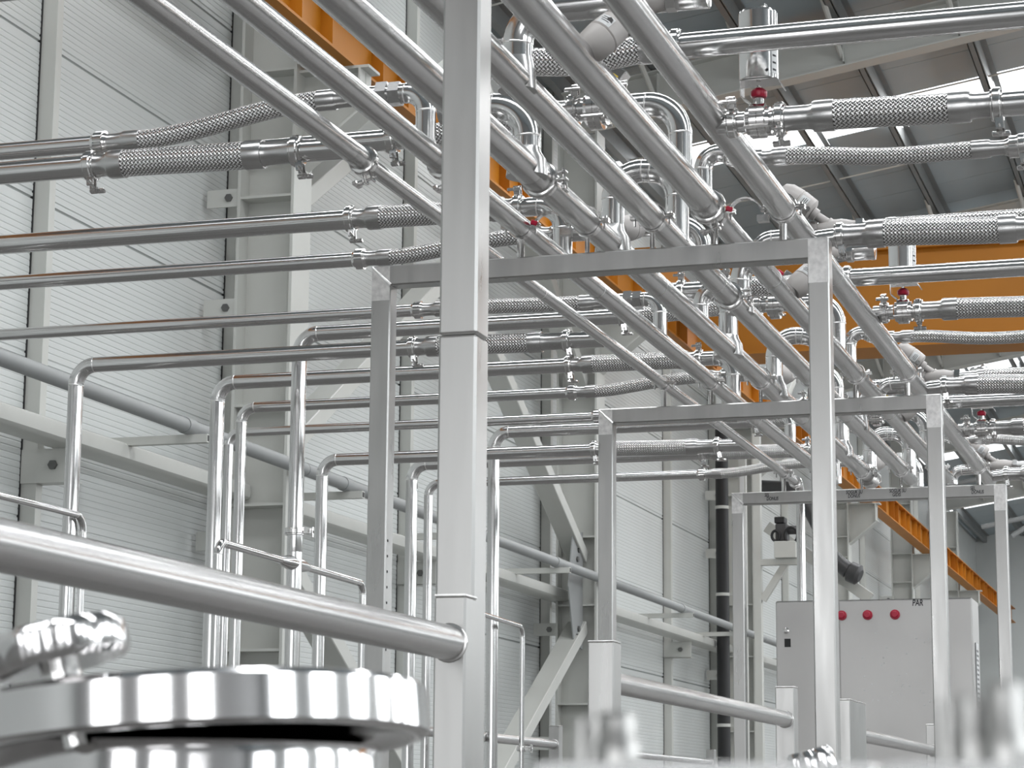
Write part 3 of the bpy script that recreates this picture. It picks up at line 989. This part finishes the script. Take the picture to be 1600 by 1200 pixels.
ZT2 = [3.27, 3.345, 3.36]
for k in range(3):
    d = k * DY
    ph = PH[k]
    near = k == 0
    # ---- T1: horizontal tee into the leftmost main pipe
    y, z = 5.37 + d, 3.192
    left_line('T1', k, y, z, .0300, -4.27, -2.875, 'large cross pipe feeding the leftmost main pipe, ' + ph, 'clamp')
    hose('thick braided hose into the leftmost main pipe, ' + ph, (-2.863, y, z), (-2.29, y, z - .006), .0365, .0315, .085, .13)
    t = thing('branch_pipe', 'short clamped stub on the leftmost main pipe, ' + ph, 'pipe', (-2.2, y, z))
    piping(t, [(-2.278, y, z - .006), (XS[0] - .01, y, z - .008)], .030)
    clamp(t, (-2.278, y, z - .006), (1, 0, 0), .030, (.3, -.3, -1))
    # ---- T2: elbow down into the second main pipe
    y = 5.42 + d
    z = ZT2[k]
    left_line('T2', k, y, z, .0235, -4.80, -2.875, 'slim cross pipe with union nut feeding the second main pipe, ' + ph, 'nut')
    hose('slim rising braided hose towards the second main pipe, ' + ph, (-2.86, y, z), (-2.13, y, 3.335), .0262 if near else .028, .024, .10, .11)
    t = thing('branch_pipe', 'tight steel elbow dropping into the second main pipe, ' + ph, 'pipe', (XS[1], y, ZP))
    piping(t, [(-2.13, y, 3.335), (XS[1], y, 3.335), (XS[1], y, ZP)], .0265, .055)
    hexnut(t, (-2.06, y, 3.335), (1, 0, 0), .036, .03, 'main')
    hexnut(t, (-2.025, y, 3.335), (1, 0, 0), .033, .03, 'main')
    # ---- T3: long line over the rack to the fifth main pipe, with a valve
    y, z = 5.84 + d, (3.345, 3.37, 3.375)[k]
    left_line('T3', k, y, z, .0305, -3.53, -2.19, 'cross pipe hosed to the fifth main pipe, ' + ph, 'clamp')
    hose('braided hose crossing above the second and third main pipes, ' + ph, (-2.178, y, z), (-1.675, y, 3.385), .034, .0295, .07, .08)
    t = thing('branch_pipe', 'valved overhead line with an elbow into the fifth main pipe, ' + ph, 'pipe', (XS[4], y, ZP))
    z = 3.385
    piping(t, [(-1.668, y, z), (XS[4], y, z), (XS[4], y, ZP)], .0320, .092)
    clamp(t, (-1.662, y, z), (1, 0, 0), .0325, (.2, -.4, 1))
    clamp(t, (-1.53, y, z), (1, 0, 0), .0325, (.2, -.4, 1))
    valve_body(t, -1.597, y, z - .004, .034)
    obj('actuator_bracket', G().box((-1.62, y - .025, z + .075), (-1.574, y + .025, z + .078)).box((-1.62, y - .025, z + .04), (-1.617, y + .025, z + .078)).box((-1.577, y - .025, z + .02), (-1.574, y + .025, z + .078)), 'cast', t, smooth=False)
    t2 = thing('position_indicator', 'small boxed valve indicator with yellow label, ' + ph, 'indicator', (-1.50, y, z + .07))
    obj('housing', G().obox((-1.545, y, z + .085), (.055, .05, .058), Matrix.Rotation(R(38), 3, 'Y'), .004), 'cast', t2, smooth=False)
    obj('red_lens', G().obox((-1.575, y - .01, z + .108), (.028, .05, .026), Matrix.Rotation(R(38), 3, 'Y'), .004), 'red', t2, smooth=False)
    obj('yellow_label', G().obox((-1.542, y - .0255, z + .076), (.018, .002, .018), Matrix.Rotation(R(38), 3, 'Y')), 'yellow', t2, smooth=False)
    # ---- T4: big line into the second main pipe behind the frame
    y, z = 6.70 + d, 3.362
    left_line('T4', k, y, z, .0325, -4.28, -2.65, 'large cross pipe hosed to the swan-neck elbow, ' + ['at the near frame', 'at the middle frame', 'at the far frame'][k], 'clamp')
    at_f = ['at the near frame', 'at the middle frame', 'at the far frame'][k]
    hose('thick straight braided hose beside the portal corner, ' + at_f, (-2.638, y, z), (-2.10, y, 3.36), .0365, .031, .09, .07)
    t = thing('branch_pipe', 'wide swan-neck elbow dropping into the second main pipe, ' + at_f, 'pipe', (XS[1], y, ZP))
    piping(t, [(-2.09, y, 3.36), (XS[1], y, 3.36), (XS[1], y, ZP)], .0305, .078)
    clamp(t, (-2.085, y, 3.36), (1, 0, 0), .031, (0, -.3, 1))
    # ---- T5: slim line to the fourth main pipe
    y, z = 6.92 + d, 3.285
    left_line('T5', k, y, z, .0245, -4.26, -2.70, 'slim polished pipe with a slotted union nut, lowest of its bundle, ' + at_f, 'nut')
    hose('slim bowed braided hose passing behind the portal corner, ' + at_f, (-2.685, y, z), (-2.03, y, 3.325), .0262, .0245, .09, .08, sag=-.004)
    t = thing('branch_pipe', 'slim overhead line ending in an elbow on the fourth main pipe, ' + at_f, 'pipe', (XS[3], y, ZP))
    piping(t, [(-2.03, y, 3.325), (XS[3], y, 3.325), (XS[3], y, ZP)], .029, .078)
    slot_nut(t, (-2.02, y, 3.325), (1, 0, 0), .026)
    angle_valve('angle-seat valve whose round grey actuator faces out, ' + at_f, (-1.70, y - .050, 3.325), (-.25, -.75, -.26), 1.2)
    # ---- c: elbow on the third main pipe; separate hose line towards the open side
    y, z = 5.66 + d, (3.355, 3.41, 3.41)[k]
    t = thing('branch_pipe', 'wide elbow with flared foot on the third main pipe, ' + ph, 'pipe', (XS[2], y, ZP))
    riser(t, 2, y, z, .034)
    piping(t, [(-1.985, y, z), (XS[2], y, z), (XS[2], y, ZP)], .0365, .092)
    clamp(t, (-1.915, y, z), (1, 0, 0), .037, (0, -.3, 1))
    y, z = 5.20 + d, 3.311
    t = thing('branch_pipe', 'clamped elbow dropping a hose line onto the third main pipe, ' + ph, 'pipe', (XS[2], y, ZP))
    piping(t, [(-1.645, y, z), (XS[2], y, z), (XS[2], y, ZP)], .0285, .062)
    clamp(t, (-1.645, y, z), (1, 0, 0), .029, (0, -.3, 1))
    hose('stout braided hose above the fourth and fifth main pipes, ' + ph, (-1.635, y, z), (-1.232, y, z + .006), .0345, .029, .03, .075, sag=.012)
    right_pipe(y, z + .006, .0310, -1.222, 'polished pipe highest on the open side, ' + ph)
    # ---- b4: fourth main pipe riser to an overhead elbow
    y, z = 4.95 + d, 3.352
    t = thing('branch_pipe', 'flared riser and elbow on the fourth main pipe, ' + ph, 'pipe', (XS[3], y, ZP))
    riser(t, 3, y, z, .035, flare=1.15)
    piping(t, [(XS[3], y, ZP), (XS[3], y, z), (-1.10, y, z)], .0355, .082)
    obj('end_cap', G().lathe([(0, .0365), (.012, .0365), (.014, .02), (.016, 0)], (-1.10, y, z), (1, 0, 0)), 'cast', t)
    angle_valve('angle-seat valve under the overhead elbow pipe, ' + ph, (-1.235, y - .03, 3.335), (-.50, -.40, -.62), 1.22)
    # ---- f: return bend bridging third and fourth main pipes
    y, z = 6.55 + d, 3.415
    t = thing('return_bend', 'wide steel return bend bridging the third and fourth main pipes, ' + at_f, 'pipe bend', (XS[2], y, ZP))
    riser(t, 2, y, z, .034)
    piping(t, [(XS[2], y, ZP), (XS[2], y, z), (XS[3] + .005, y, z - .02), (XS[3] + .005, y, ZP)], .0350, .086)
    # ---- h: fifth main pipe to the angle valve on the open side
    y, z = 6.88 + d, 3.255
    t = thing('branch_pipe', 'rounded branch between the fifth and sixth main pipes, ' + at_f, 'pipe', (XS[4], y, ZP))
    piping(t, [(XS[4], y, ZP), (XS[4], y, z - .006), (-1.19, y, z)], .027, .05)
    angle_valve('labelled angle-seat valve tilted above the rightmost main pipe, ' + at_f, (-1.112, y, z + .010), (-.66, -.10, .50), 1.28)
    t = thing('supply_pipe', 'slim pipe behind the angle-seat valve on the open side, ' + at_f, 'pipe', (RT, y, 0), 'cross pipes on the open side')
    piping(t, [(-1.075, y, z + .012), (-.985, y, z + .012)], .021)
    hose('slim braided hose running behind a thicker hose on the open side, ' + at_f, (-.985, y, z + .012), (-.25, y, z + .012), .026, .022, .05, .06)
    # ---- R2: tee off the sixth main pipe with actuated valve and hose
    y, z = 5.35 + d, (3.160, 3.220, 3.215)[k]
    t = thing('branch_pipe', 'short clamped tee off the rightmost main pipe, ' + ph, 'pipe', (XS[5], y, ZP))
    piping(t, [(XS[5] + .01, y, z), (-1.085, y, z)], .0255)
    clamp(t, (-1.118, y, z), (1, 0, 0), .026, (0, -.4, 1))
    cyl_valve('disc valve under an upright stainless cylinder with red coupling, ' + ph, -1.052, y, z, .0265)
    t = thing('branch_pipe', 'clamped spool between the cylinder valve and its hose, ' + ph, 'pipe', (-1.0, y, z))
    piping(t, [(-1.025, y, z), (-.992, y, z)], .0255)
    clamp(t, (-1.000, y, z), (1, 0, 0), .030, (.1, -.7, -.7))
    hose('thick braided hose right of the cylinder valve, ' + ph, (-.99, y, z), (-.49, y, z - .006), .0365, .0305, .12, .10)
    right_pipe(y, z - .008, .030, -.480, 'polished pipe beyond the cylinder-valve hose, ' + ph)
    # ---- R3: slim hose from an S-elbow on the fifth main pipe
    y, z = 6.10 + d, 3.285
    t = thing('branch_pipe', 'slim S-shaped elbow from the fifth main pipe to a hose, ' + ph, 'pipe', (XS[4], y, ZP))
    piping(t, [(XS[4] + .004, y, ZP), (XS[4] + .004, y, z + .06), (-1.27, y, z + .005), (-1.19, y, z)], .0255, .045)
    hose('long slim sagging braided hose on the open side, ' + ph, (-1.20, y, z), (-.52, y, z - .022), .0238, .0205, .075, .095, sag=.010)
    t = right_pipe(y, z - .020, .0205, -.485, 'slim polished pipe with union nut beyond the sagging hose, ' + ph)
    slot_nut(t, (-.505, y, z - .022), (1, 0, 0), .0215)
    # ---- R4: tee at the frame with the stoutest hose
    y, z = 6.66 + d, 3.190
    t = thing('branch_pipe', 'steel branch turning off the rightmost main pipe, ' + at_f, 'pipe', (XS[5], y, ZP))
    piping(t, [(XS[5] + .005, y, z - .008), (-1.055, y, z)], .0285)
    clamp(t, (-1.069, y, z), (1, 0, 0), .029, (.15, -.3, -1))
    hose('stoutest braided hose beside the portal top corner, ' + at_f, (-1.055, y, z), (-.50, y, z - .012), .0400, .0335, .115, .10)
    right_pipe(y, z - .012, .033, -.49, 'polished pipe beyond the stoutest hose, ' + at_f)

# ------------------------------------------------------------------ thin pipes near the wall drops
t = thing('drain_header', 'thin drain header pipe under the clamped vertical pipe, bent down at both ends', 'pipe', (-3.53, 8.4, 2.44))
piping(t, [(-3.53, 7.68, 0), (-3.53, 7.68, 2.455), (-3.53, 9.15, 2.44), (-3.53, 9.15, 0)], .0155, .045, seg=16)
y = 5.84 + DY
clamp(t, (-3.53, y, 2.575), (0, 0, 1), .032, (1, 0, 0))
obj('reducer', G().lathe([(0, .031), (-.075, .031), (-.12, .017), (-.14, .017)], (-3.53, y, 2.57), (0, 0, 1)), 'pipe', t)
obj('tee_saddle', G().tube([(-3.53, y - .14, 2.448), (-3.53, y - .06, 2.448), (-3.53, y + .06, 2.447), (-3.53, y + .14, 2.446)], [.016, .028, .028, .016], 16), 'pipe', t)
t = thing('drain_pipe', 'thin bent pipe in front of the leftmost vertical drop pipe', 'pipe', (-4.2, 8.0, 2.6))
piping(t, [(-4.22, 5.5, 2.585), (-4.22, 7.94, 2.60), (-4.22, 7.94, 0)], .0135, .06, seg=16)
t = thing('drain_pipe', 'thin bent pipe right of the near post, dropping before the wall brace', 'pipe', (-3.4, 11.0, 2.4))
piping(t, [(-3.42, 10.2, 2.42), (-3.42, 11.1, 2.405), (-3.42, 11.1, 0)], .0125, .05, seg=16)
clamp(t, (-3.42, 11.1, 1.80), (0, 0, 1), .0125, (1, 0, 0))

# ------------------------------------------------------------------ control cabinet
CX0, CX1, CY, CZ = -2.194, -1.222, 11.42, 2.540
t = thing('control_cabinet', 'brushed steel control cabinet with three red buttons', 'cabinet', ((CX0 + CX1) / 2, CY + .2, 0))
obj('body', G().box((CX0, CY + .012, 0), (CX1, CY + .30, CZ), .006), 'cab', t, smooth=False)
for a, b in ((CX0 + .004, CX0 + .315), (CX0 + .321, CX1 - .004)):
    obj('door', G().box((a, CY, .1), (b, CY + .014, CZ - .006), .003), 'cab', t, smooth=False)
for px in (-1.859, -1.731, -1.596):
    bt = obj('button_ring', G().lathe([(0, .0245), (-.011, .0245), (-.013, .022)], (px, CY, 2.461), (0, 1, 0)), 'red', t)
    obj('red_button', G().lathe([(-.011, .0175), (-.024, .0175), (-.028, .013), (-.028, 0)], (px, CY, 2.461), (0, 1, 0)), 'red', bt)
obj('lock', G().lathe([(0, .0155), (-.008, .0155), (-.010, .008), (-.003, .007)], (-2.140, CY, 2.391), (0, 1, 0)), 'cast', t)
obj('cutout', G().box((-2.149, CY - .002, 2.309), (-2.118, CY + .001, 2.350)), 'black', t, smooth=False)
handtext('PAR', (-1.512, CY - .0012, 2.503), .044, t)
g = G()
for k in range(34):
    x, z = random.uniform(-1.78, -1.39), random.uniform(2.0, 2.40)
    g.lathe([(0, .0036), (-.001, .0027)], (x, CY, z), (0, 1, 0), 6)
sp_ = obj('paint_specks', g, 'white', t)
sp_['kind'] = 'stuff'
vent = obj('side_vent', G().box((CX1, CY + .09, 1.87), (CX1 + .006, CY + .20, 2.325)), 'white', t, smooth=False)
g = G()
for k in range(18):
    for j in range(3):
        g.box((CX1 + .0062, CY + .105 + j * .032, 1.89 + k * .023), (CX1 + .0068, CY + .119 + j * .032, 1.90 + k * .023))
obj('vent_slots', g, 'black', vent, smooth=False)

# electric motor on a bracket beside the third column
MY = 29.0
t = thing('bracket_motor', 'black geared motor on a pale bracket behind the far frame', 'motor', (-5.45, MY, 4.9))
obj('gearbox', G().box((-5.54, MY - .1, 4.892), (-5.39, MY + .1, 5.12), .015), 'dark', t, smooth=False)
obj('terminal_box', G().box((-5.55, MY - .1, 5.125), (-5.42, MY + .1, 5.205), .008), 'black', t, smooth=False)
obj('motor_body', G().tube([(-5.39, MY, 5.04), (-5.20, MY, 5.04)], .055, 20), 'dark', t)
for cx, rr in ((-5.53, .05), (-5.33, .08)):
    obj('cable_loop', G().tube([(cx + rr * math.sin(a), MY - .12, 4.96 + rr * 1.3 * math.cos(a)) for a in [k * PI / 8 for k in range(17)]], .018, 8, False), 'black', t)
t = thing('motor_console', 'pale console arm with diagonal strut carrying the motor', 'bracket', (-5.75, MY, 0))
obj('seat_box', G().box((-5.55, MY - .14, 4.675), (-5.27, MY + .14, 4.888), .006), 'paint', t, smooth=False)
obj('arm', G().box((-5.74, MY - .06, 4.595), (-5.27, MY + .06, 4.672)), 'paint', t, smooth=False)
obj('strut', G().obox((-5.56, MY, 4.41), (.62, .08, .085), Matrix.Rotation(R(-57), 3, 'Y')), 'paint', t, smooth=False)
obj('pillar', G().box((-5.83, MY - .06, 0), (-5.74, MY + .06, 6.3)), 'paint', t, smooth=False)
# flue and white cross tube far behind
t = thing('flue_elbow', 'dark flue elbow above the cabinet, far behind', 'duct', (-5.4, 33, 5.0))
obj('duct', G().tube([(-6.84, 33, 6.2), (-6.1, 33, 6.15), (-5.85, 33, 5.9), (-5.5, 33, 5.15), (-5.40, 33, 5.03), (-5.27, 33, 4.92)], [.10, .10, .10, .10, .11, .12], 20), 'dark', t)
obj('cowl', G().lathe([(0, .11), (.03, .15), (.16, .15), (.20, .09)], (-5.27, 33, 4.92), (.75, -.1, -.35)), 'dark', t)
obj('tie_beam', G().obox((-5.75, 33.3, 5.08), (1.85, .14, .17), Matrix.Rotation(R(36), 3, 'Y'), .006), 'paint', t, smooth=False)  # separate pale tie beam, only grouped with the flue
t = thing('roof_truss_brace', 'grey tubular roof bracing in the far corner', 'brace', (-4, 50, 7.5))
for a, b in (((-6, 47.1, 8.0), (2, 47.1, 9.3)), ((-4.2, 47.1, 7.0), (-1.0, 47.1, 9.0)), ((-4.8, 47.1, 7.2), (1.5, 47.1, 8.4))):
    obj('brace_tube', G().tube([a, b], .05, 12), 'paintd', t)

# ------------------------------------------------------------------ blurred foreground
LC = Vector((-.534, 1.137, 1.530))
LR = .127
t = thing('tank_lid', 'out-of-focus polished tank lid with rounded rim in the foreground', 'tank lid', LC)
LA = Vector((-.085, .045, 1))
prof = [(0.002, LR - .016), (0.0, LR - .012), (0.0, LR - .004), (.0022, LR), (.0027, LR), (.0235, LR), (.0240, LR), (.0268, LR - .0022), (.028, LR - .007), (.0282, LR - .010), (.029, LR * .6), (.030, 0)]
obj('lid', G().lathe(prof, LC, LA, 96), 'chrome', t)
obj('underside_shade', G().lathe([(.0025, .02), (.0020, LR - .0155), (.004, LR - .015)], LC, LA, 96), 'floor', t)  # dark disc added under the lid, its colour stands in for shade
obj('neck', G().lathe([(-1.50, .102), (-.004, .102), (.003, .100), (.004, .08)], LC, (0, 0, 1), 96), 'chrome', t)
KC = Vector((-.560, 1.030, 1.5775))
t = thing('star_knob', 'polished lobed clamping knob above the tank lid', 'knob', KC)
ax = Vector((-.26, -.05, 1)).normalized()
nn, bb = G().frame(ax)


def star(c, ax, ro, h, lobes, ri, n=96):
    nn, bb = G().frame(ax)
    g = G()
    rings = [(-h / 2, .90), (-h / 2 + .002, .97), (-h / 4, 1.0), (h / 4, 1.0), (h / 2 - .003, .95), (h / 2, .84)]
    base = 0
    for d, s_ in rings:
        for i in range(n):
            a = 2 * PI * i / n
            r_ = (ri + (ro - ri) * (.5 + .5 * math.cos(lobes * a)) ** .55) * s_
            g.v.append(c + ax * d + (nn * math.cos(a) + bb * math.sin(a)) * r_)
    for j in range(len(rings) - 1):
        for i in range(n):
            i2 = (i + 1) % n
            g.f.append((j * n + i, j * n + i2, (j + 1) * n + i2, (j + 1) * n + i))
    g.f.append(tuple(reversed(range(n))))
    g.f.append(tuple((len(rings) - 1) * n + i for i in range(n)))
    return g


obj('grip', star(KC, ax, .0375, .020, 8, .0345), 'chrome', t)
obj('stem', G().lathe([(-.008, .010), (-.016, .010), (-.018, .006), (-.05, .006)], KC, ax), 'cast', t)
K2 = Vector((-.392, 2.215, 1.546))
t = thing('star_knob', 'small polished lobed knob low in front of the cabinet', 'knob', K2)
ax2 = Vector((-.25, -.1, 1)).normalized()
obj('grip', star(K2, ax2, .024, .026, 6, .018), 'chrome', t)
obj('stem', G().lathe([(-.010, .009), (-.08, .009)], K2, ax2), 'cast', t)


def caps(label, c, items, plate):
    t = thing('fitting_block', label, 'fitting', (c[0], c[1], 1.2))
    x0, x1, y0, y1, zt = plate
    obj('block', G().box((x0, y0, 1.2), (x1, y1, zt), .006), 'main', t, smooth=False)
    for dx, dy, r, z1 in items:
        x, y = c[0] + dx, c[1] + dy
        obj('cap', G().lathe([(0, r * 1.25), (.004, r * 1.25), (.006, r), (z1 - zt - .002, r), (z1 - zt, r * .85)], (x, y, zt), (0, 0, 1)), 'tube', t)


caps('blurred round fittings on a steel block at the bottom edge, under the second post', (-.129, .489),
     [(0, 0, .0040, 1.521), (-.0050, .001, .0022, 1.5208), (-.0086, .002, .0014, 1.5198)], (-.150, -.066, .472, .515, 1.5100))
caps('blurred round fittings on a steel block in the lower corner by the cabinet', (-.0390, .410),
     [(0, 0, .0034, 1.5225), (-.0058, .001, .0022, 1.5205), (-.0100, .002, .0014, 1.5195)], (-.064, -.010, .395, .43, 1.5085))
